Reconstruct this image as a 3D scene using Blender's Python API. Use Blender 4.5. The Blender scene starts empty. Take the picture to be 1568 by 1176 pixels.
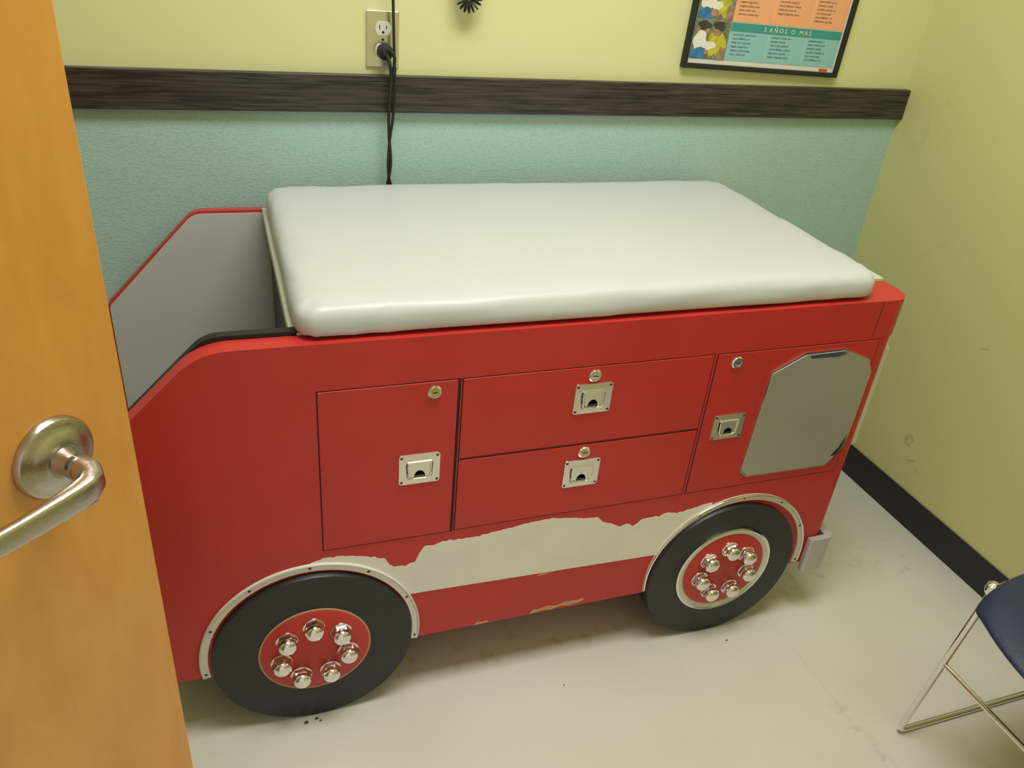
import bpy, bmesh, math, random
from mathutils import Vector, Matrix, noise
random.seed(4)
S=bpy.context.scene
S.view_settings.view_transform='Standard'
S.view_settings.look='None'

# ------------------------------------------------------------ materials
def new_mat(name):
    m=bpy.data.materials.new(name); m.use_nodes=True
    nt=m.node_tree; return m,nt,nt.nodes['Principled BSDF']
def mat(name,col,rough=.5,metal=0,spec=.5,coat=0,bump=0,bscale=200,var=0,vscale=4,var_col=None,stretch=None):
    m,nt,b=new_mat(name)
    b.inputs['Base Color'].default_value=(*col,1)
    b.inputs['Roughness'].default_value=rough
    b.inputs['Metallic'].default_value=metal
    b.inputs['Specular IOR Level'].default_value=spec
    b.inputs['Coat Weight'].default_value=coat
    g=nt.nodes.new('ShaderNodeNewGeometry')
    mp=nt.nodes.new('ShaderNodeMapping'); nt.links.new(g.outputs['Position'],mp.inputs['Vector'])
    if stretch: mp.inputs['Scale'].default_value=stretch
    if var:
        n=nt.nodes.new('ShaderNodeTexNoise'); n.inputs['Scale'].default_value=vscale; n.inputs['Detail'].default_value=6
        nt.links.new(mp.outputs['Vector'],n.inputs['Vector'])
        r=nt.nodes.new('ShaderNodeValToRGB'); r.color_ramp.elements[0].position=.35; r.color_ramp.elements[1].position=.65
        c2=var_col or tuple(c*(1-var) for c in col)
        r.color_ramp.elements[0].color=(*c2,1); r.color_ramp.elements[1].color=(*col,1)
        nt.links.new(n.outputs['Fac'],r.inputs['Fac']); nt.links.new(r.outputs['Color'],b.inputs['Base Color'])
    if bump:
        n2=nt.nodes.new('ShaderNodeTexNoise'); n2.inputs['Scale'].default_value=bscale; n2.inputs['Detail'].default_value=2
        nt.links.new(g.outputs['Position'],n2.inputs['Vector'])
        bp=nt.nodes.new('ShaderNodeBump'); bp.inputs['Strength'].default_value=bump; bp.inputs['Distance'].default_value=.002
        nt.links.new(n2.outputs['Fac'],bp.inputs['Height']); nt.links.new(bp.outputs['Normal'],b.inputs['Normal'])
    return m

M={}
M['red']=mat('red_paint',(.53,.032,.028),.40,spec=.45,bump=.12,bscale=260,var=.08,vscale=6)
M['redtop']=mat('red_edge_paint',(.48,.05,.04),.35,bump=.05)
M['gap']=mat('gap_black',(.02,.004,.004),.8)
M['black']=mat('black_laminate',(.014,.015,.017),.42,bump=.1,bscale=300,var=.3,vscale=20)
M['rubber']=mat('black_rubber',(.012,.012,.013),.6)
M['grey']=mat('grey_laminate',(.55,.56,.58),.5,var=.05)
M['darkgrey']=mat('dark_grey_panel',(.05,.05,.055),.6)
M['cream']=mat('cream_laminate',(.66,.66,.56),.45,var=.08)
M['white']=mat('white_substrate',(.80,.79,.76),.5,var=.05,vscale=12)
M['tan']=mat('tan_mdf',(.50,.33,.16),.7)
M['vinyl']=mat('grey_vinyl',(.58,.61,.63),.38,spec=.45,bump=.10,bscale=500,var=.03,vscale=3)
M['chrome']=mat('chrome',(.82,.81,.79),.10,metal=1)
M['steel']=mat('stamped_steel',(.80,.79,.77),.24,metal=1)
M['nickel']=mat('brushed_nickel',(.50,.47,.43),.28,metal=1,bump=.1,bscale=300)
M['brass']=mat('brass',(.62,.48,.22),.3,metal=1)
M['darkmetal']=mat('dark_metal',(.10,.10,.10),.4,metal=1)
M['mirror']=mat('scuffed_acrylic_mirror',(.47,.47,.44),.40,metal=.5,var=.06,vscale=5)
M['bumper']=mat('silver_bumper',(.50,.49,.48),.4,metal=.3)
M['ivory']=mat('ivory_plastic',(.64,.63,.56),.4)
M['navy']=mat('navy_plastic',(.018,.028,.075),.45,bump=.2,bscale=250)
M['bolt']=mat('bronze_bolt',(.30,.13,.07),.4,metal=.6)
M['basebd']=mat('black_vinyl_base',(.012,.013,.014),.45)
M['ceil']=mat('ceiling_white',(.75,.74,.70),.8)
M['pwhite']=mat('poster_white',(.75,.73,.66),.35)
M['pteal']=mat('poster_teal',(.27,.52,.56),.35)
M['pteal2']=mat('poster_teal_dark',(.04,.30,.27),.35)
M['porange']=mat('poster_orange',(.85,.40,.20),.35)
M['ptext']=mat('poster_text',(.05,.11,.12),.5)
M['pblue']=mat('photo_background',(.22,.26,.20),.35,var=.6,vscale=70)
M['pblu']=mat('photo_blue',(.05,.22,.50),.35,var=.4,vscale=60)
M['pskin']=mat('photo_skin',(.45,.27,.18),.35,var=.5,vscale=60)
M['pyel']=mat('photo_yellow',(.60,.58,.05),.35,var=.4,vscale=60)
M['phair']=mat('photo_dark',(.05,.045,.04),.35)
M['pred']=mat('poster_red',(.7,.08,.03),.35)

def wood(name,c1,c2,scale,rough,stretch,coat=0,lo=.38,hi=.62):
    m,nt,b=new_mat(name)
    g=nt.nodes.new('ShaderNodeNewGeometry'); mp=nt.nodes.new('ShaderNodeMapping')
    mp.inputs['Scale'].default_value=stretch
    nt.links.new(g.outputs['Position'],mp.inputs['Vector'])
    n=nt.nodes.new('ShaderNodeTexNoise'); n.inputs['Scale'].default_value=scale; n.inputs['Detail'].default_value=8; n.inputs['Roughness'].default_value=.6; n.inputs['Distortion'].default_value=.6
    nt.links.new(mp.outputs['Vector'],n.inputs['Vector'])
    r=nt.nodes.new('ShaderNodeValToRGB'); r.color_ramp.elements[0].position=lo; r.color_ramp.elements[1].position=hi
    r.color_ramp.elements[0].color=(*c1,1); r.color_ramp.elements[1].color=(*c2,1)
    nt.links.new(n.outputs['Fac'],r.inputs['Fac']); nt.links.new(r.outputs['Color'],b.inputs['Base Color'])
    b.inputs['Roughness'].default_value=rough; b.inputs['Coat Weight'].default_value=coat
    return m
M['door']=wood('maple_veneer',(.62,.285,.050),(.70,.345,.068),6,.38,(5,5,1.6),.15,.3,.7)
M['rail']=wood('dark_zebrawood',(.012,.010,.010),(.066,.050,.043),16,.36,(.5,1,15))

# two-tone back wall: paint above, woven vinyl below
YEL=(.68,.69,.37)
m,nt,b=new_mat('back_wall_two_tone'); L=nt.links
g=nt.nodes.new('ShaderNodeNewGeometry'); sp=nt.nodes.new('ShaderNodeSeparateXYZ'); L.new(g.outputs['Position'],sp.inputs[0])
lt=nt.nodes.new('ShaderNodeMath'); lt.operation='LESS_THAN'; lt.inputs[1].default_value=1.06; L.new(sp.outputs['Z'],lt.inputs[0])
n=nt.nodes.new('ShaderNodeTexNoise'); n.inputs['Scale'].default_value=2.5; L.new(g.outputs['Position'],n.inputs['Vector'])
ra=nt.nodes.new('ShaderNodeMix'); ra.data_type='RGBA'; ra.inputs['A'].default_value=(YEL[0]*.96,YEL[1]*.96,YEL[2]*.95,1); ra.inputs['B'].default_value=(*YEL,1); L.new(n.outputs['Fac'],ra.inputs['Factor'])
v=nt.nodes.new('ShaderNodeTexVoronoi'); v.inputs['Scale'].default_value=170
mp=nt.nodes.new('ShaderNodeMapping'); mp.inputs['Scale'].default_value=(.8,.8,1.6); L.new(g.outputs['Position'],mp.inputs['Vector']); L.new(mp.outputs['Vector'],v.inputs['Vector'])
rb=nt.nodes.new('ShaderNodeMix'); rb.data_type='RGBA'; rb.inputs['A'].default_value=(.42,.62,.59,1); rb.inputs['B'].default_value=(.35,.53,.50,1); L.new(v.outputs['Distance'],rb.inputs['Factor'])
mx=nt.nodes.new('ShaderNodeMix'); mx.data_type='RGBA'; L.new(lt.outputs[0],mx.inputs['Factor']); L.new(ra.outputs['Result'],mx.inputs['A']); L.new(rb.outputs['Result'],mx.inputs['B'])
L.new(mx.outputs['Result'],b.inputs['Base Color']); b.inputs['Roughness'].default_value=.5
mu=nt.nodes.new('ShaderNodeMath'); mu.operation='MULTIPLY'; L.new(v.outputs['Distance'],mu.inputs[0]); L.new(lt.outputs[0],mu.inputs[1])
bp=nt.nodes.new('ShaderNodeBump'); bp.inputs['Strength'].default_value=.4; bp.inputs['Distance'].default_value=.001; L.new(mu.outputs[0],bp.inputs['Height']); L.new(bp.outputs['Normal'],b.inputs['Normal'])
M['wallback']=m

# side wall paint
m,nt,b=new_mat('yellow_green_paint'); L=nt.links
g=nt.nodes.new('ShaderNodeNewGeometry')
n=nt.nodes.new('ShaderNodeTexNoise'); n.inputs['Scale'].default_value=7; n.inputs['Detail'].default_value=5; n.inputs['Distortion'].default_value=1.5; L.new(g.outputs['Position'],n.inputs['Vector'])
r=nt.nodes.new('ShaderNodeValToRGB'); r.color_ramp.elements[0].position=.20; r.color_ramp.elements[1].position=.33
r.color_ramp.elements[0].color=(.57,.56,.27,1); r.color_ramp.elements[1].color=(.63,.62,.295,1)
L.new(n.outputs['Fac'],r.inputs['Fac']); L.new(r.outputs['Color'],b.inputs['Base Color']); b.inputs['Roughness'].default_value=.5
n2=nt.nodes.new('ShaderNodeTexNoise'); n2.inputs['Scale'].default_value=160; L.new(g.outputs['Position'],n2.inputs['Vector'])
bp=nt.nodes.new('ShaderNodeBump'); bp.inputs['Strength'].default_value=.08; bp.inputs['Distance'].default_value=.001; L.new(n2.outputs['Fac'],bp.inputs['Height']); L.new(bp.outputs['Normal'],b.inputs['Normal'])
M['wall']=m
M['scuff']=mat('wall_scuff',(.46,.40,.19),.7,var=.25,vscale=60,var_col=(.61,.60,.285))

# vinyl floor
m,nt,b=new_mat('vinyl_floor'); L=nt.links
g=nt.nodes.new('ShaderNodeNewGeometry')
n=nt.nodes.new('ShaderNodeTexNoise'); n.inputs['Scale'].default_value=3.0; n.inputs['Detail'].default_value=6; L.new(g.outputs['Position'],n.inputs['Vector'])
r=nt.nodes.new('ShaderNodeValToRGB'); r.color_ramp.elements[0].position=.3; r.color_ramp.elements[1].position=.62
r.color_ramp.elements[0].color=(.66,.64,.57,1); r.color_ramp.elements[1].color=(.71,.70,.64,1); L.new(n.outputs['Fac'],r.inputs['Fac'])
sp=nt.nodes.new('ShaderNodeSeparateXYZ'); L.new(g.outputs['Position'],sp.inputs[0])
def M2(op,a,bv=None,c=None):
    q=nt.nodes.new('ShaderNodeMath'); q.operation=op
    for i,x in enumerate((a,bv,c)):
        if x is None: continue
        if isinstance(x,(int,float)): q.inputs[i].default_value=x
        else: L.new(x,q.inputs[i])
    return q.outputs[0]
n3=nt.nodes.new('ShaderNodeTexNoise'); n3.inputs['Scale'].default_value=22; n3.inputs['Detail'].default_value=8; L.new(g.outputs['Position'],n3.inputs['Vector'])
sx=M2('ABSOLUTE',M2('SUBTRACT',sp.outputs['X'],1.165)); sy=M2('ABSOLUTE',M2('SUBTRACT',sp.outputs['Y'],.62))
seam=M2('LESS_THAN',M2('MINIMUM',sx,sy),.0012)
def mr(src,a,b_,c,d_):
    q=nt.nodes.new('ShaderNodeMapRange'); L.new(src,q.inputs[0])
    for i,x in enumerate((a,b_,c,d_)): q.inputs[i+1].default_value=x
    return q.outputs[0]
grime=M2('MULTIPLY',mr(sx,0,.03,1,0),M2('MULTIPLY',mr(n3.outputs['Fac'],.48,.60,0,1),mr(sp.outputs['Y'],.86,.78,0,1)))
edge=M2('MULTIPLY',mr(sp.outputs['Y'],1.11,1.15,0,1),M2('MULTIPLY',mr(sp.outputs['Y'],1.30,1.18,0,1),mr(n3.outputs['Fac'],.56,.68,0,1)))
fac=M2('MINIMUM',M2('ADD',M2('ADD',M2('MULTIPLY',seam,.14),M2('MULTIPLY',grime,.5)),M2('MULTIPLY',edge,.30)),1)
mx=nt.nodes.new('ShaderNodeMix'); mx.data_type='RGBA'; mx.inputs['B'].default_value=(.34,.29,.19,1)
L.new(fac,mx.inputs['Factor']); L.new(r.outputs['Color'],mx.inputs['A']); L.new(mx.outputs['Result'],b.inputs['Base Color'])
b.inputs['Roughness'].default_value=.38
M['floor']=m
M['crumb']=mat('debris_brown',(.10,.06,.03),.8)

# ------------------------------------------------------------ geometry helpers
def link(ob,mt=None):
    S.collection.objects.link(ob)
    if mt is not None: ob.data.materials.append(mt)
    return ob
def from_bm(name,bm,mt,smooth=False):
    me=bpy.data.meshes.new(name); bmesh.ops.recalc_face_normals(bm,faces=bm.faces[:]); bm.to_mesh(me); bm.free()
    ob=bpy.data.objects.new(name,me); link(ob,mt)
    if smooth:
        for p in me.polygons: p.use_smooth=True
    return ob
def bev(ob,w,seg=3,ang=35):
    md=ob.modifiers.new('b','BEVEL'); md.width=w; md.segments=seg; md.limit_method='ANGLE'; md.angle_limit=math.radians(ang)
    for p in ob.data.polygons: p.use_smooth=True
    ob.modifiers.new('w','WEIGHTED_NORMAL')
    return ob
def box(name,x0,x1,y0,y1,z0,z1,mt,b=0,seg=3):
    bm=bmesh.new(); bmesh.ops.create_cube(bm,size=1)
    for v in bm.verts:
        v.co=Vector(((x0+x1)/2+v.co.x*(x1-x0),(y0+y1)/2+v.co.y*(y1-y0),(z0+z1)/2+v.co.z*(z1-z0)))
    ob=from_bm(name,bm,mt)
    if b: bev(ob,b,seg)
    return ob
def prism(name,pts,a0,a1,mt,axis='Y',b=0,seg=2):
    def P(p,a):
        return {'Y':(p[0],a,p[1]),'Z':(p[0],p[1],a),'X':(a,p[0],p[1])}[axis]
    bm=bmesh.new()
    A=[bm.verts.new(P(p,a0)) for p in pts]; B=[bm.verts.new(P(p,a1)) for p in pts]
    bm.faces.new(A); bm.faces.new(B[::-1])
    for i in range(len(pts)):
        j=(i+1)%len(pts); bm.faces.new((A[i],A[j],B[j],B[i]))
    bmesh.ops.recalc_face_normals(bm,faces=bm.faces[:])
    bmesh.ops.triangulate(bm,faces=[f for f in bm.faces if len(f.verts)>4])
    ob=from_bm(name,bm,mt)
    if b: bev(ob,b,seg,50)
    return ob
def fillet(pts,rad,n=6):
    out=[]
    N=len(pts)
    for i in range(N):
        r=rad[i] if isinstance(rad,(list,tuple)) else rad
        p=Vector(pts[i]); a=Vector(pts[i-1])-p; c=Vector(pts[(i+1)%N])-p
        if r<=0: out.append(tuple(p)); continue
        ang=a.angle(c); d=r/math.tan(ang/2); d=min(d,a.length*.49,c.length*.49)
        p0=p+a.normalized()*d; p1=p+c.normalized()*d
        for k in range(n+1):
            t=k/n; q=(1-t)**2*p0+2*t*(1-t)*p+t*t*p1; out.append(tuple(q))
    return out
def loft(name,rings,mt,cap=True,smooth=True):
    bm=bmesh.new(); R=[[bm.verts.new(p) for p in r] for r in rings]
    for a,c in zip(R,R[1:]):
        for i in range(len(a)):
            j=(i+1)%len(a); bm.faces.new((a[i],a[j],c[j],c[i]))
    if cap: bm.faces.new(R[0][::-1]); bm.faces.new(R[-1])
    return from_bm(name,bm,mt,smooth)
def rev(name,c,prof,mt,axis=(0,-1,0),seg=32,smooth=True,ang=0):
    ax=Vector(axis).normalized(); q=ax.to_track_quat('Z','Y'); c=Vector(c); rings=[]
    for r,h in prof:
        rings.append([c+q@Vector((r*math.cos(2*math.pi*i/seg+ang),r*math.sin(2*math.pi*i/seg+ang),h)) for i in range(seg)])
    ob=loft(name,rings,mt,True,False)
    if smooth:
        for p in ob.data.polygons: p.use_smooth=len(p.vertices)==4
        ob.modifiers.new('e','EDGE_SPLIT').split_angle=math.radians(35)
    return ob
def tube(name,pts,r,mt,smooth=True,closed=False,res=8):
    cu=bpy.data.curves.new(name,'CURVE'); cu.dimensions='3D'; cu.bevel_depth=r; cu.bevel_resolution=res//2; cu.use_fill_caps=True
    if smooth:
        sp=cu.splines.new('BEZIER'); sp.bezier_points.add(len(pts)-1)
        for bp_,p in zip(sp.bezier_points,pts): bp_.co=p; bp_.handle_left_type=bp_.handle_right_type='AUTO'
    else:
        sp=cu.splines.new('POLY'); sp.points.add(len(pts)-1)
        for q,p in zip(sp.points,pts): q.co=(*p,1)
    sp.use_cyclic_u=closed
    ob=bpy.data.objects.new(name,cu); return link(ob,mt)
def round_path(pts,r,n=6):
    out=[Vector(pts[0])]
    for i in range(1,len(pts)-1):
        p=Vector(pts[i]); a=(Vector(pts[i-1])-p); c=(Vector(pts[i+1])-p); d=min(r,a.length*.45,c.length*.45)
        p0=p+a.normalized()*d; p1=p+c.normalized()*d
        for k in range(n+1):
            t=k/n; out.append((1-t)**2*p0+2*t*(1-t)*p+t*t*p1)
    out.append(Vector(pts[-1])); return out
def rod(name,pts,r,mt,rr=.03): return tube(name,round_path(pts,rr),r,mt,smooth=False,res=10)
def text(name,s,loc,size,mt,rot=(math.pi/2,0,0),align='LEFT'):
    cu=bpy.data.curves.new(name,'FONT'); cu.body=s; cu.size=size; cu.align_x=align; cu.extrude=.0002
    ob=bpy.data.objects.new(name,cu); ob.location=loc; ob.rotation_euler=rot; return link(ob,mt)
def group(name,kids,mtx=None):
    e=bpy.data.objects.new(name,None); e.empty_display_size=.1; S.collection.objects.link(e)
    for k in kids: k.parent=e
    if mtx is not None: e.matrix_world=mtx
    return e

# ------------------------------------------------------------ room shell
WY=1.81; XR=1.768; XL=-1.30; YF=-.03; CZ=2.6
box('floor',XL-.1,XR+.1,-1.6,WY+.1,-.1,0,M['floor'])
box('ceiling',XL-.1,XR+.1,-1.6,WY+.1,CZ,CZ+.1,M['ceil'])
box('wall_back',XL,XR,WY,WY+.1,0,CZ,M['wallback'])
wr=[box('wall_panel',XR,XR+.1,-.15,WY+.1,0,CZ,M['wall'])]
def blob(cy,cz,ry,rz,seed,tilt=0):
    pts=[]
    for i in range(28):
        a=2*math.pi*i/28; k=1+.55*noise.noise(Vector((math.cos(a)*1.3+seed,math.sin(a)*1.3,seed)))
        y=ry*k*math.cos(a); z=rz*k*math.sin(a)
        pts.append((cy+y*math.cos(tilt)-z*math.sin(tilt),cz+y*math.sin(tilt)+z*math.cos(tilt)))
    return pts
for i,(cy,cz,ry,rz,tl) in enumerate(((1.40,.235,.014,.022,.3),(1.37,.185,.022,.004,-.5),(1.335,.17,.010,.003,.2),(1.29,.585,.013,.0012,-.35),(1.05,.50,.006,.0012,.3),(1.12,.40,.008,.001,.8))):
    wr.append(prism('scuff_mark',blob(cy,cz,ry,rz,i*3.1+.5,tl),XR-.0004,XR+.001,M['scuff'],axis='X'))
group('wall_right',wr)
box('wall_left',XL-.1,XL,-.15,WY+.1,0,CZ,M['wall'])
fw=[box('panel_1',XL,-.76,YF-.12,YF,0,CZ,M['wall']),box('panel_2',.28,XR,YF-.12,YF,0,CZ,M['wall']),box('header',-.76,.28,YF-.12,YF,2.13,CZ,M['wall'])]
group('wall_front',fw)
box('baseboard_right',XR-.006,XR,YF,WY,0,.098,M['basebd'],.003)
box('baseboard_back',XL,XR-.006,WY-.006,WY,0,.098,M['basebd'],.003)
box('trim_1',XL,XR-.001,WY-.02,WY,1.028,1.104,M['rail'],.002)

# ------------------------------------------------------------ fire truck examination table
T=[]
Y0=1.115; XF=1.262; XT=1.277; ZT=.835
side=fillet([(-.25,.155),(1.20,.155),(1.20,ZT),(-.055,ZT),(-.25,.640)],[0,0,0,.11,.03],10)
T.append(prism('near_side_panel',side,Y0,Y0+.035,M['red'],b=.004))
lin=fillet([(-.24,.25),(.09,.25),(.09,ZT+.007),(-.045,ZT+.007),(-.24,.647)],[0,0,0,.06,.03],8)
T.append(prism('inner_lining',lin,Y0+.036,Y0+.052,M['rubber'],b=.002))
def plan(xf,r,yb=1.76):
    cab=[(.10,Y0+.0352),(1.2001,Y0+.0352),(1.2001,Y0)]
    for k in range(0,9):
        a=-math.pi/2+k*math.pi/16; cab.append((xf-r+r*math.cos(a),Y0+r+r*math.sin(a)))
    for k in range(0,9):
        a=k*math.pi/16; cab.append((xf-r+r*math.cos(a),yb-r+r*math.sin(a)))
    cab.append((.10,yb)); return cab
T.append(prism('cab_body',plan(XF,.028),.155,.7535,M['red'],axis='Z'))
T.append(prism('cab_top_band',plan(XT,.045),.7535,ZT,M['red'],axis='Z',b=.003))
T.append(prism('under_frame',[(-.2,1.3),(1.2,1.3),(1.2,1.74),(-.2,1.74)],0,.156,M['rubber'],axis='Z'))
T.append(prism('far_side_panel',fillet([(-.25,.155),(.1,.155),(.1,ZT),(-.06,ZT),(-.25,.635)],[0,0,0,.045,.02],8),1.742,1.76,M['redtop'],b=.002))
T.append(prism('far_panel_lining',fillet([(-.246,.2),(.1,.2),(.1,ZT-.006),(-.061,ZT-.006),(-.246,.631)],[0,0,0,.045,.02],8),1.739,1.7422,M['grey']))
T.append(box('step_lower',-.24,.1,Y0+.052,1.739,.20,.28,M['rubber'],.004))
T.append(box('step_upper',-.08,.1,Y0+.052,1.739,.28,.46,M['rubber'],.004))
T.append(box('well_end_panel',.090,.0999,Y0+.052,1.739,.46,.816,M['darkgrey']))
T.append(box('well_end_trim',.079,.0999,Y0+.036,1.745,.816,.8385,M['cream'],.002))
T.append(box('deck',.1,1.186,Y0+.037,1.755,ZT,ZT+.004,M['cream']))
T.append(box('deck_front_strip',1.192,XT-.003,1.205,1.752,ZT-.001,ZT+.006,M['cream'],.001))
def leaf(nm,x0,x1,z0,z1,gl=.0018,gr=.0018,gt=.0018,gb=.0018):
    T.append(box(nm+'_gap',x0-gl,x1+gr,Y0-.0004,Y0+.002,z0-gb,z1+gt,M['gap']))
    T.append(box(nm,x0,x1,Y0-.0016,Y0+.003,z0,z1,M['red'],.0012,2))
leaf('rear_door',.113,.3445,.4215,.7495,gr=.005)
leaf('upper_drawer',.3535,.8385,.5865,.7495)
leaf('lower_drawer',.3535,.8385,.4235,.5815)
leaf('front_door',.8475,1.2215,.4245,.7495)
YS=Y0-.0016
def handle(nm,cx,cz,w=.074,h=.063):
    o=[]
    bm=bmesh.new()
    outer=fillet([(-w/2,-h/2),(w/2,-h/2),(w/2,h/2),(-w/2,h/2)],.005,3)
    k=len(outer)
    inner=fillet([(-w*.30,-h*.36),(w*.30,-h*.36),(w*.34,h*.27),(-w*.34,h*.27)],.008,3)
    inn2=[(x*.9,z*.88) for x,z in inner]
    R=[[bm.verts.new((cx+x,YS,cz+z)) for x,z in outer],
       [bm.verts.new((cx+x*.985,YS-.0022,cz+z*.985)) for x,z in outer],
       [bm.verts.new((cx+x,YS-.0026,cz+z)) for x,z in inner],
       [bm.verts.new((cx+x,YS-.0004,cz+z)) for x,z in inn2]]
    for a,c in zip(R,R[1:]):
        for i in range(k):
            j=(i+1)%k; bm.faces.new((a[i],a[j],c[j],c[i]))
    bm.faces.new(R[-1])
    o.append(from_bm(nm+'_plate',bm,M['steel']))
    o.append(tube(nm+'_bail',[(cx-w*.27,YS-.004,cz+h*.20),(cx-w*.26,YS-.004,cz-h*.05),(cx-w*.22,YS-.004,cz-h*.26),(cx,YS-.004,cz-h*.30),(cx+w*.22,YS-.004,cz-h*.26),(cx+w*.26,YS-.004,cz-h*.05),(cx+w*.27,YS-.004,cz+h*.20)],.0018,M['chrome']))
    tab=[(-w*.27,h*.22),(-w*.24,-h*.20),(-w*.13,-h*.26)]
    for i in range(9):
        a=math.pi-i*math.pi/8; tab.append((w*.14*math.cos(a),-h*.26+h*.24*math.sin(a)))
    tab+=[(w*.13,-h*.26),(w*.24,-h*.20),(w*.27,h*.22)]
    o.append(prism(nm+'_tab',[(cx+x,cz+z) for x,z in tab],YS-.004,YS-.0025,M['steel']))
    hole=[(cx+w*.135*math.cos(i*math.pi/10),cz-h*.265+h*.23*math.sin(i*math.pi/10)) for i in range(11)]
    o.append(prism(nm+'_finger_hole',hole,YS-.0030,YS-.0010,M['darkmetal']))
    o.append(box(nm+'_pin',cx-w*.30,cx+w*.30,YS-.0055,YS-.002,cz+h*.22,cz+h*.28,M['chrome'],.001))
    for sx_ in (-1,1):
        for sz_ in (-1,1):
            o.append(rev(nm+'_screw',(cx+sx_*w*.43,YS-.0022,cz+sz_*h*.41),[(.0028,0),(.0024,.0008),(.001,.0012)],M['darkmetal'],seg=12))
    T.extend(o)
handle('handle_1',.282,.577); handle('handle_2',.598,.685); handle('handle_3',.598,.518)
handle('handle_4',.907,.583,.072,.058)
def lock(nm,cx,cz,mt=None):
    T.append(rev(nm+'_ring',(cx,YS,cz),[(.0125,0),(.0125,.002),(.0105,.004),(.0085,.004),(.008,.0025),(.001,.0025)],M['chrome']))
    T.append(rev(nm+'_core',(cx,YS-.0025,cz),[(.0072,0),(.0070,.0012),(.001,.0014)],mt or M['steel']))
    T.append(box(nm+'_slot',cx-.0045,cx+.0045,YS-.0044,YS-.003,cz-.0009,cz+.0009,M['rubber']))
lock('lock_1',.304,.731,M['brass']); lock('lock_2',.596,.732); lock('lock_3',.598,.566,M['brass']); lock('lock_4',.891,.730)
win=fillet([(.966,.462),(.985,.446),(1.186,.444),(1.204,.462),(1.224,.492),(1.226,.675),(1.209,.708),(1.140,.738),(1.045,.736),(.976,.700)],.008,3)
T.append(prism('side_window_rim',[(x,z) for x,z in win],YS-.0030,YS+.001,M['chrome'],b=.001))
cxw,czw=1.095,.59
T.append(prism('side_window',[(cxw+(x-cxw)*.972,czw+(z-czw)*.972) for x,z in win],YS-.0042,YS-.002,M['mirror'],b=.0008))
T.append(prism('side_window_bare_top',[(1.055,.7315),(1.137,.7335),(1.150,.729),(1.128,.722),(1.060,.724)],YS-.0045,YS-.004,M['chrome']))
T.append(prism('side_window_bare_edge',[(1.2205,.50),(1.2215,.555),(1.216,.53),(1.206,.492),(1.190,.470),(1.203,.471)],YS-.0045,YS-.004,M['chrome']))
ws=fillet([(1.132,.47),(1.75,.47),(1.75,.70),(1.72,.742),(1.155,.742),(1.132,.715)],.01,3)
T.append(prism('windshield',ws,XF-.001,XF+.013,M['cream'],axis='X',b=.001))
T.append(prism('windshield_mirror',[(1.44+(y-1.44)*.985,.6+(z-.6)*.97) for y,z in ws],XF+.012,XF+.0145,M['mirror'],axis='X'))
def arch(nm,cx,cz,ro,ri,zb,mt):
    a0=-math.asin((cz-zb)/ro); n=48; pts=[]
    for i in range(n+1):
        a=a0+(math.pi-2*a0)*i/n; pts.append((cx+ro*math.cos(a),cz+ro*math.sin(a)))
    for i in range(n,-1,-1):
        a=a0+(math.pi-2*a0)*i/n; pts.append((cx+ri*math.cos(a),cz+ri*math.sin(a)))
    T.append(prism(nm,pts,Y0-.004,Y0+.002,mt,b=.0008))
    for i in range(7):
        a=a0+.05+(math.pi-2*a0-.1)*i/6; r=(ro+ri)/2
        T.append(rev(nm+'_screw',(cx+r*math.cos(a),Y0-.004,cz+r*math.sin(a)),[(.003,0),(.002,.001),(.0005,.0012)],M['darkmetal'],seg=10))
arch('rear_arch',.087,.189,.205,.190,.155,M['white'])
arch('front_arch',.999,.189,.205,.190,.160,M['cream'])
T.append(tube('front_arch_bead',[(.999+.2025*math.cos(-.1+i*(math.pi+.2)/30),Y0-.0045,.189+.2025*math.sin(-.1+i*(math.pi+.2)/30)) for i in range(31)],.0028,M['chrome']))
T.append(tube('rear_arch_bead',[(.087+.2035*math.cos(-.1+i*(math.pi+.2)/30),Y0-.0045,.189+.2035*math.sin(-.1+i*(math.pi+.2)/30)) for i in range(31)],.0020,M['cream']))
def wheel(nm,cx,front):
    cz=.186; yf=1.1025
    T.append(rev(nm+'_tyre',(cx,yf+.05,cz),[(.184,0),(.1865,.003),(.1865,.047),(.1845,.05),(.001,.05)],M['black'],seg=96))
    c=(cx,cz+.009) if front else (cx,cz+.004)
    if front:
        T.append(rev(nm+'_rim',(c[0],yf,c[1]),[(.118,0),(.117,.004),(.111,.006),(.106,.004),(.102,.002)],M['cream'],seg=64))
        T.append(rev(nm+'_rim_bead',(c[0],yf,c[1]),[(.1185,0),(.1185,.005),(.115,.0062),(.1125,.005),(.1125,0)],M['chrome'],seg=64))
    else:
        T.append(rev(nm+'_rim',(c[0],yf,c[1]-.001),[(.1045,0),(.1045,.002),(.102,.0022)],M['tan'],seg=64))
    T.append(rev(nm+'_hub',(c[0],yf,c[1]),[(.1010,0),(.1010,.0035),(.099,.0045),(.001,.0045)],M['red'],seg=64))
    for i in range(7):
        a=math.pi/2+i*2*math.pi/7; r=.0615 if front else .0635
        p=(c[0]-.002+r*math.cos(a),yf-.0045,c[1]+.003+r*math.sin(a))
        T.append(rev(nm+'_nut_base',p,[(.0200,0),(.0205,.002),(.0200,.004)],M['chrome'],seg=24))
        T.append(rev(nm+'_nut_hex',p,[(.0195,.004),(.0190,.014),(.0168,.0165)],M['chrome'],seg=6,ang=.3+i))
        T.append(rev(nm+'_nut_cap',p,[(.0172,.014),(.0172,.019),(.0166,.022),(.0148,.0250),(.0115,.0272),(.0065,.0285),(.0005,.029)],M['chrome'],seg=24))
wheel('rear_wheel',.089,False); wheel('front_wheel',.986,True)
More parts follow.
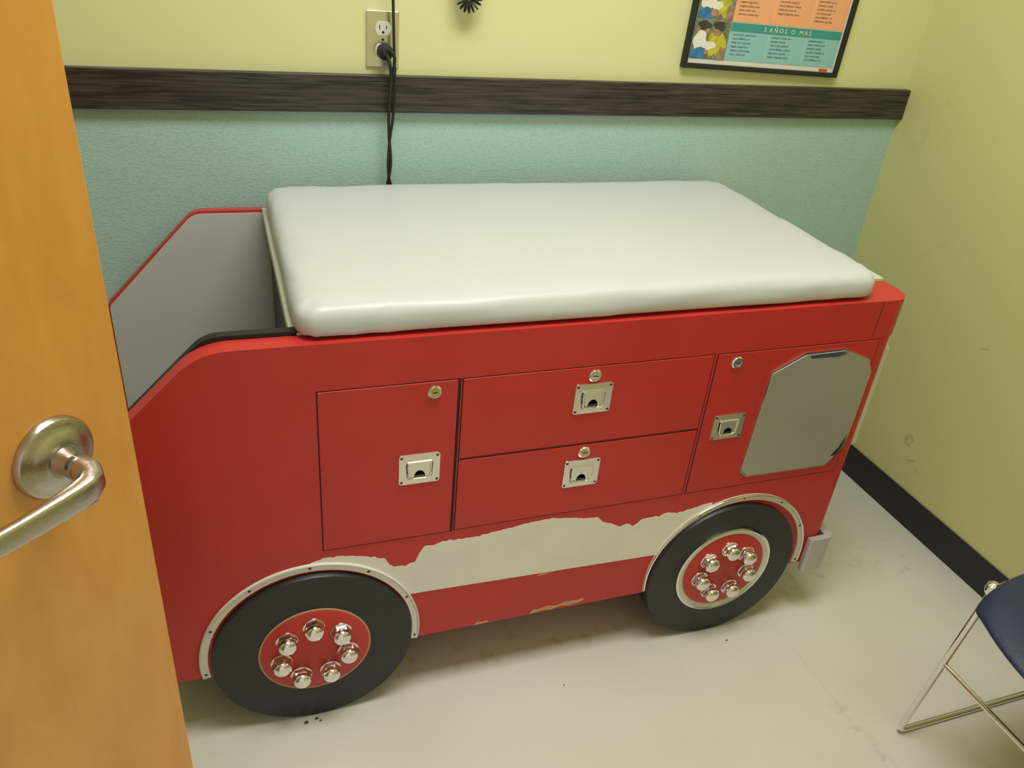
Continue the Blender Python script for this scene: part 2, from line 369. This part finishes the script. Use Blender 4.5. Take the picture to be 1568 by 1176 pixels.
for nm,cx in (('rear_wheel_inner',.089),('front_wheel_inner',.986)):
    T.append(rev(nm,(cx,1.75,.186),[(.18,0),(.186,.003),(.186,.045),(.18,.05)],M['black'],seg=64))
top=[(85,392),(92,397),(112,402),(135,402),(164,397),(196,388),(224,377),(232,362),(240,354),(262,352),(280,358),(288,378),(297,393),(316,392),(335,398),(366,396),(400,396),(438,401),(470,405),(505,410),(552,412),(600,404),(625,398),(653,396),(668,380),(690,372),(706,360),(722,366),(740,357),(760,372),(798,372),(815,378),(840,372),(875,378),(900,384),(925,387)]
poly=[]
for (a,b_) in zip(top,top[1:]):
    n_=max(2,int(math.hypot(b_[0]-a[0],b_[1]-a[1])/4))
    for i in range(n_):
        t=i/n_; x=a[0]+(b_[0]-a[0])*t; z=a[1]+(b_[1]-a[1])*t
        z+=noise.noise(Vector((x*.12,7,0)))*2.6+noise.noise(Vector((x*.4,3,0)))*1.2
        poly.append((x/1000,z/1000))
for i in range(13):
    a=math.radians(112)+(math.radians(158)-math.radians(112))*i/12; poly.append((.999+.200*math.cos(a),.189+.200*math.sin(a)))
poly.append((.809,.263))
for i in range(1,20):
    t=i/20; x=.809+(.276-.809)*t; poly.append((x,.263+.014*t))
for i in range(15):
    a=math.radians(26)+(math.radians(89)-math.radians(26))*i/14; poly.append((.087+.200*math.cos(a),.189+.200*math.sin(a)))
T.append(prism('white_stripe',poly,Y0-.0008,Y0+.001,M['white']))
def chip(nm,pts,mt): T.append(prism(nm,[(x/1000,z/1000) for x,z in pts],Y0-.0006,Y0+.001,mt))
chip('chip_1',[(408,156),(415,162),(428,160),(436,163),(440,156)],M['tan'])
chip('chip_2',[(530,156),(536,166),(552,165),(570,170),(590,166),(612,172),(640,170),(650,174),(655,168),(640,162),(618,160),(600,163),(580,158),(560,160)],M['tan'])
chip('chip_3',[(535,263),(545,269),(562,268),(570,272),(574,268),(552,264)],M['tan'])
bp_=fillet([(1.214,1.098),(1.286,1.098),(1.286,1.775),(1.214,1.775),(1.214,1.765),(XF,1.765),(XF,1.113),(1.214,1.113)],[.012,.035,.035,.005,0,0,0,0],8)
T.append(prism('bumper',bp_,.138,.232,M['bumper'],axis='Z',b=.007,seg=4))
T.append(box('corner_seam',1.2003,1.2012,Y0-.0003,Y0+.001,.757,ZT-.004,M['gap']))
group('fire_truck_exam_table',T)

# mattress
def rrect(x0,x1,y0,y1,r,z,n=8):
    out=[]
    for cx,cy,a0 in ((x1-r,y0+r,-90),(x1-r,y1-r,0),(x0+r,y1-r,90),(x0+r,y0+r,180)):
        for i in range(n+1):
            a=math.radians(a0+90*i/n); out.append((cx+r*math.cos(a),cy+r*math.sin(a),z))
    return out
def add_mattress():
    x0,x1,y0,y1=.086,1.190,1.122,1.742; z0=.8392
    rings=[]
    for zz,ins in ((0,.010),(.004,.003),(.010,.0003),(.020,0),(.031,.001),(.039,.004),(.0455,.0095),(.0498,.017),(.0522,.027),(.0535,.042),(.0543,.070),(.0550,.12),(.0555,.19),(.0555,.27)):
        r=max(.036-ins*.2,.02)
        pts=rrect(x0+ins,x1-ins,y0+ins,y1-ins,r,z0+zz,8)
        dens=[]
        N=len(pts)
        for i in range(N):
            a=Vector(pts[i]); c=Vector(pts[(i+1)%N]); d=40 if i%9==8 else 1
            for k in range(d): dens.append(a.lerp(c,k/d))
        ring=[]
        cxm,cym=(x0+x1)/2,(y0+y1)/2
        for p in dens:
            nz=noise.noise(Vector((p.x*9,p.y*9,p.z*30)))
            q=p.copy()
            if ins<.02 and .004<zz<.04:
                q.x+=nz*.0022*(1 if abs(p.x-cxm)>.5 else 0); q.y+=nz*.0022*(1 if abs(p.y-cym)>.28 else 0)
            dc=math.hypot(max(0,abs(p.x-cxm)-(x1-x0)/2+.07),max(0,abs(p.y-cym)-(y1-y0)/2+.07))
            if dc>.05 and .002<zz<.05:
                ang=math.atan2(p.y-math.copysign((y1-y0)/2-.04,p.y-cym)-cym,p.x-cxm-math.copysign((x1-x0)/2-.04,p.x-cxm))
                q.z+=.0012*math.sin(ang*22)
            q.z+=nz*.0010 if zz>.03 else 0
            ring.append(q)
        rings.append(ring)
    return loft('exam_table_cushion',rings,M['vinyl'])
add_mattress()
# ------------------------------------------------------------ wall outlet, plug and cord
O=[]
ox0,ox1,oz0,oz1=.317,.380,1.119,1.229
oc=(ox0+ox1)/2
O.append(box('cover_plate',ox0-.003,ox1+.003,WY-.006,WY,oz0,oz1,M['steel'],.002))
for zc in (1.195,1.152):
    pts=[(oc+.0165*math.cos(math.radians(a)),zc+max(-.0135,min(.0135,.0175*math.sin(math.radians(a))))) for a in range(0,360,12)]
    O.append(prism('receptacle',pts,WY-.009,WY-.004,M['ivory'],b=.0006))
    O.append(box('slot_a',oc-.008,oc-.0062,WY-.0096,WY-.008,zc-.001,zc+.007,M['rubber']))
    O.append(box('slot_b',oc+.0062,oc+.008,WY-.0096,WY-.008,zc,zc+.006,M['rubber']))
    O.append(rev('ground_hole',(oc,WY-.0088,zc-.007),[(.0028,0),(.0026,.0008)],M['rubber'],seg=12))
O.append(rev('cover_screw',(oc,WY-.006,1.1735),[(.003,0),(.002,.0012)],M['darkmetal'],seg=12))
group('wall_outlet',O)
C=[]
C.append(rev('plug_body',(oc+.002,WY-.0095,1.152),[(.015,0),(.0165,.006),(.016,.02),(.012,.028),(.007,.034)],M['rubber'],seg=24))
C.append(tube('cord_down',[(oc+.002,WY-.042,1.150),(oc+.006,WY-.050,1.135),(oc+.010,WY-.045,1.11),(oc+.008,WY-.036,1.05),(oc+.010,WY-.03,.98),(oc+.014,WY-.03,.92),(oc+.006,WY-.03,.86),(oc+.012,WY-.03,.80),(oc+.012,WY-.03,.70)],.0034,M['rubber']))
C.append(tube('cord_up',[(oc+.004,WY-.03,1.75),(oc+.010,WY-.03,1.45),(oc+.015,WY-.03,1.28),(oc+.018,WY-.032,1.18),(oc+.020,WY-.036,1.09),(oc+.018,WY-.03,1.02),(oc+.010,WY-.03,.96),(oc+.008,WY-.034,.90),(oc+.016,WY-.030,.86),(oc+.008,WY-.03,.80),(oc+.010,WY-.03,.70)],.0030,M['rubber']))
C.append(tube('cord_loop',[(oc+.002,WY-.040,1.160),(oc+.012,WY-.052,1.155),(oc+.016,WY-.048,1.13),(oc+.010,WY-.040,1.10)],.0034,M['rubber']))
group('power_cord',C)
D=[]
D.append(box('wall_transformer',.44,.74,WY-.07,WY,1.48,1.60,M['ivory'],.01))
def coil(nm,xc,rb,zt,zb,yc,rc=.011,pitch=.0062):
    Ls=zt-zb-rb-rc; La=math.pi*rb; tot=2*Ls+La; turns=tot/pitch; n=int(turns*14); pts=[]
    for i in range(n+1):
        s=tot*i/n
        if s<Ls: c=Vector((xc-rb,yc,zt-s)); tg=Vector((0,0,-1))
        elif s<Ls+La:
            a=math.pi+(s-Ls)/rb; c=Vector((xc+rb*math.cos(a),yc,zb+rb+rc+rb*math.sin(a))); tg=Vector((-math.sin(a),0,math.cos(a)))
        else: c=Vector((xc+rb,yc,zb+rb+rc+s-Ls-La)); tg=Vector((0,0,1))
        nn=Vector((0,1,0)); bb=tg.cross(nn); w=2*math.pi*turns*i/n
        pts.append(c+nn*rc*math.cos(w)+bb*rc*math.sin(w))
    return tube(nm,pts,.0016,M['rubber'],smooth=False,res=4)
D.append(coil('coiled_cord',.524,.016,1.49,1.236,WY-.03))
D.append(rev('instrument_cradle',(.66,WY-.07,1.54),[(.02,0),(.02,.03),(.014,.035)],M['rubber'],seg=24))
group('otoscope_wall_unit',D)

# ------------------------------------------------------------ poster
P=[]
w,h=.454,.56; fr=.011
def pbox(nm,x0,x1,z0,z1,y0,y1,mt,b=0): 
    o=box(nm,x0,x1,y0,y1,z0,z1,mt,b); P.append(o); return o
pbox('frame_bottom',0,w,0,fr,-.016,0,M['rubber'],.002); pbox('frame_top',0,w,h-fr,h,-.016,0,M['rubber'],.002)
pbox('frame_left',0,fr,fr,h-fr,-.016,0,M['rubber'],.002); pbox('frame_right',w-fr,w,fr,h-fr,-.016,0,M['rubber'],.002)
pbox('sheet',fr,w-fr,fr,h-fr,-.006,-.001,M['pwhite'])
bl,br=fr+.006,w-fr-.006
def band(nm,z0,z1,c,hd,title,sd):
    pbox(nm,bl,br,z0,z1,-.0068,-.005,c)
    pbox(nm+'_header',bl+.098,br,z1-.019,z1,-.0074,-.006,hd)
    P.append(text(nm+'_title',title,((bl+.098+br)/2,-.0078,z1-.0150),.0145,M['pwhite'],align='CENTER'))
    pbox(nm+'_photo',bl,bl+.096,z0,z1,-.0076,-.006,M['pblue'])
    H_=z1-z0
    for k,(dx_,dz_,rx,rz,mt) in enumerate(((.024,.064,.017,.014,'pskin'),(.024,.073,.018,.010,'phair'),(.020,.040,.020,.022,'pwhite'),(.018,.010,.026,.014,'pblu'),(.048,.020,.012,.013,'pskin'),(.066,.032,.022,.030,'pyel'),(.064,.066,.015,.014,'pskin'),(.066,.074,.016,.010,'phair'),(.046,.030,.016,.009,'pwhite'),(.084,.014,.010,.016,'pskin'))):
        pts=[]
        for i in range(24):
            a=i*math.pi/12; kk=1+.5*noise.noise(Vector((math.cos(a)*1.2+k*3.7+sd,math.sin(a)*1.2,sd)))
            pts.append((bl+max(.0005,min(.0955,dx_+rx*kk*math.cos(a))),z0+max(.0005,min(H_-.0005,dz_+rz*kk*math.sin(a)))))
        P.append(prism(nm+'_figure',pts,-.0078-k*.0001,-.0072,M[mt]))
    words=['con el nino todos los dias','hagale preguntas sobre','animele a contar historias','use el alfabeto y dibuje','jueguen juntos y lean','ayudele a escribir cartas','hable de lo que hizo','cante y baile con el']
    for c_ in range(3):
        for l in range(7):
            zz=z1-.028-l*.0088
            if zz<z0+.006 or (l==6 and c_==1): break
            P.append(text(nm+'_text',('- ' if l%3==0 else '  ')+words[(l*3+c_*2)%8][:24-(l*5+c_*3)%9],(bl+.104+c_*.110,-.0070,zz),.0066,M['ptext']))
    for c_ in (1,2): pbox(nm+'_rule',bl+.099+c_*.110,bl+.0996+c_*.110,z0+.006,z1-.024,-.0072,-.006,M['pwhite'])
band('band_5',.022,.107,M['pteal'],M['pteal2'],'5  A \u00d1 O S   O   M \u00c1 S',1.0)
band('band_4',.109,.205,M['porange'],M['pred'],'3 - 4  A \u00d1 O S',5.3)
band('band_3',.207,.303,M['pteal'],M['pteal2'],'2  A \u00d1 O S',9.1)
band('band_2',.305,.400,M['porange'],M['pred'],'1  A \u00d1 O',12.7)
pbox('title_block',bl,br,.402,h-fr-.006,-.0068,-.005,M['pteal2'])
pbox('logo',w-.055,w-.030,fr+.002,fr+.008,-.0072,-.005,M['pred'])
P.append(text('poster_title','LEER JUNTOS',(w/2,-.0074,.46),.05,M['pwhite'],align='CENTER'))
group('framed_poster',P,Matrix.Translation((1.063,WY-.001,1.141))@Matrix.Rotation(math.radians(1.6),4,'Y'))

# ------------------------------------------------------------ door with lever
DR=[]
ed=Vector((-.0995,.700,0)); d=Vector((.68,.73,0)).normalized(); nrm=Vector((d.y,-d.x,0))
dm=Matrix(((d.x,-nrm.x,0,ed.x),(d.y,-nrm.y,0,ed.y),(0,0,1,0),(0,0,0,1)))
DR.append(box('slab',-.915,0,0,.044,.012,2.09,M['door'],.0015))
hz=1.001; hb=-.081
DR.append(rev('rose',(hb,0,hz),[(.0370,0),(.0370,.004),(.0350,.0070),(.031,.0085),(.0278,.009),(.0255,.0105),(.020,.0125),(.0150,.0140)],M['nickel'],seg=48))
DR.append(rev('neck',(hb,-.011,hz),[(.0140,0),(.0120,.008),(.0110,.014),(.0112,.022)],M['nickel'],seg=24))
path=[((0,-.026),.0110,.0110),((.0005,-.034),.0110,.0112),((.000,-.042),.0105,.0118),((-.004,-.0485),.0098,.0122),((-.012,-.0520),.0085,.0122),((-.024,-.0530),.0072,.0120),((-.045,-.0525),.0062,.0114),((-.070,-.0510),.0055,.0108),((-.095,-.0485),.0050,.0104),((-.112,-.0460),.0045,.0098),((-.118,-.045),.0030,.0080)]
secs=[]
for k,((x,y),hw,hh) in enumerate(path):
    p0=Vector(path[max(0,k-1)][0]); p1=Vector(path[min(len(path)-1,k+1)][0]); tg=(p1-p0).normalized(); nm_=Vector((-tg.y,tg.x))
    e=.55 if k>3 else .85
    ring=[]
    for i in range(24):
        a=2*math.pi*i/24; ca,sa=math.cos(a),math.sin(a)
        u=hw*math.copysign(abs(ca)**e,ca); v_=hh*math.copysign(abs(sa)**e,sa)
        ring.append((hb+x+nm_.x*u,y+nm_.y*u,hz-.006*min(1,max(0,(k-1)/3))+v_-max(0,-x)*.01))
    secs.append(ring)
DR.append(loft('lever',secs,M['nickel']))
DR.append(prism('latch_bolt',[(-.001,.012),(.0085,.012),(.0110,.016),(.0110,.030),(-.001,.030)],1.032,1.060,M['bolt'],axis='Z',b=.001))
DR.append(box('latch_plate',-.001,.0012,.009,.035,1.010,1.075,M['nickel'],.0005))
for z in (.25,1.05,1.85):
    DR.append(rev('hinge',(-.917,-.004,z),[(.006,0),(.006,.1)],M['nickel'],axis=(0,0,1),seg=16))
group('door_1',DR,dm)

# ------------------------------------------------------------ chair (sled base, facing the room)
CH=[]
r=.0065
ya,yb_=.745,.265
for k,(y,s) in enumerate(((ya,1),(yb_,-1))):
    yi=y-s*.026
    CH.append(rod('sled_frame',[(1.30,yi,.440),(1.266,yi,.432),(1.245,y,.0065),(1.66,y,.0065),(1.64,yi,.425),(1.645,yi-s*.01,.60),(1.68,yi-s*.01,.76)],r,M['chrome'],.022))
    CH.append(rod('seat_rail',[(1.262,yi,.432),(1.45,yi-s*.005,.434),(1.64,yi,.428)],r,M['chrome']))
    CH.append(rev('corner_glide',(1.264,yi,.425),[(.010,0),(.013,.008),(.012,.020),(.005,.026)],M['chrome'],axis=(0,0,1),seg=16))
CH.append(rod('front_stretcher',[(1.256,ya-.014,.225),(1.256,yb_+.014,.225)],.0055,M['chrome']))
CH.append(rod('rear_stretcher',[(1.650,ya-.014,.225),(1.650,yb_+.014,.225)],.0055,M['chrome']))
CH.append(rod('seat_cross_bar',[(1.30,ya-.026,.437),(1.30,yb_+.026,.437)],.0055,M['chrome']))
def shell(nm,fn,nu,nv,th,mt):
    bm=bmesh.new(); G=[[bm.verts.new(fn(u/nu,v_/nv)) for v_ in range(nv+1)] for u in range(nu+1)]
    for i in range(nu):
        for j in range(nv): bm.faces.new((G[i][j],G[i+1][j],G[i+1][j+1],G[i][j+1]))
    ob=from_bm(nm,bm,mt,True); md=ob.modifiers.new('s','SOLIDIFY'); md.thickness=th; md.offset=0
    md=ob.modifiers.new('ss','SUBSURF'); md.levels=md.render_levels=2
    return ob
yc_=(ya+yb_)/2
def seat(u,v_):
    a=2*u-1; c=2*v_-1
    x=a*math.sqrt(1-c*c*.34); y=c*math.sqrt(1-a*a*.28)
    X=1.392+.240*x; Y=yc_+.222*y
    z=.456-.014*(1-a*a)*(1-c*c)+.006*c*c
    if a<-.6: z-=.030*((-.6-a)/.4)**2
    if abs(c)>.8: z-=.010*((abs(c)-.8)/.2)**2
    return (X,Y,z)
CH.append(shell('seat',seat,16,16,.012,M['navy']))
def back(u,v_):
    a=2*u-1; c=2*v_-1
    h_=a*math.sqrt(1-c*c*.2); y=c*math.sqrt(1-a*a*.25)
    return (1.665+.035*h_-.025*c*c+.012*a*a-.02,yc_+.225*y,.70+.115*h_)
CH.append(shell('backrest',back,12,16,.010,M['navy']))
group('stacking_chair',CH)

# small crumbs on the floor
bm=bmesh.new()
for (x,y,s) in ((.33,.83,.003),(.062,1.088,.005),(.083,1.092,.004),(.09,1.086,.003),(1.02,1.06,.003),(.60,1.04,.002),(.8,.72,.002)):
    mt_=Matrix.Translation((x,y,s*.35))@Matrix.Diagonal((s,s*.7,s*.5,1))
    bmesh.ops.create_icosphere(bm,subdivisions=1,radius=1,matrix=mt_)
from_bm('floor_debris',bm,M['crumb'])

# ------------------------------------------------------------ lights
def troffer(nm,cx,cy,sx_,sy_,power,col=(1,.975,.925)):
    fr_=[box('housing',cx-sx_/2-.03,cx+sx_/2+.03,cy-sy_/2-.03,cy+sy_/2+.03,CZ-.03,CZ,M['ceil'],.005)]
    ld=bpy.data.lights.new(nm+'_lamp','AREA'); ld.shape='RECTANGLE'; ld.size=sx_; ld.size_y=sy_; ld.energy=power; ld.color=col
    lo=bpy.data.objects.new('lamp',ld); lo.location=(cx,cy,CZ-.035); S.collection.objects.link(lo); fr_.append(lo)
    group(nm,fr_)
troffer('ceiling_light',.50,.80,1.2,.6,34)
w_=bpy.data.worlds.new('hall'); S.world=w_; w_.use_nodes=True
w_.node_tree.nodes['Background'].inputs[0].default_value=(1,.985,.95,1); w_.node_tree.nodes['Background'].inputs[1].default_value=.65

# ------------------------------------------------------------ camera
cd=bpy.data.cameras.new('camera'); cam=bpy.data.objects.new('camera',cd); S.collection.objects.link(cam)
cd.sensor_width=36; cd.sensor_fit='HORIZONTAL'; cd.lens=36*1238.9/1568; cd.clip_start=.02
rt=Vector((0.94372,-0.31976,0.08456)); fw_=Vector((.31732,.80318,-.5042))
rt.normalize(); bk=-fw_.normalized(); up=bk.cross(rt).normalized()
cam.matrix_world=Matrix(((rt.x,up.x,bk.x,0),(rt.y,up.y,bk.y,0),(rt.z,up.z,bk.z,1.43),(0,0,0,1)))
S.camera=cam
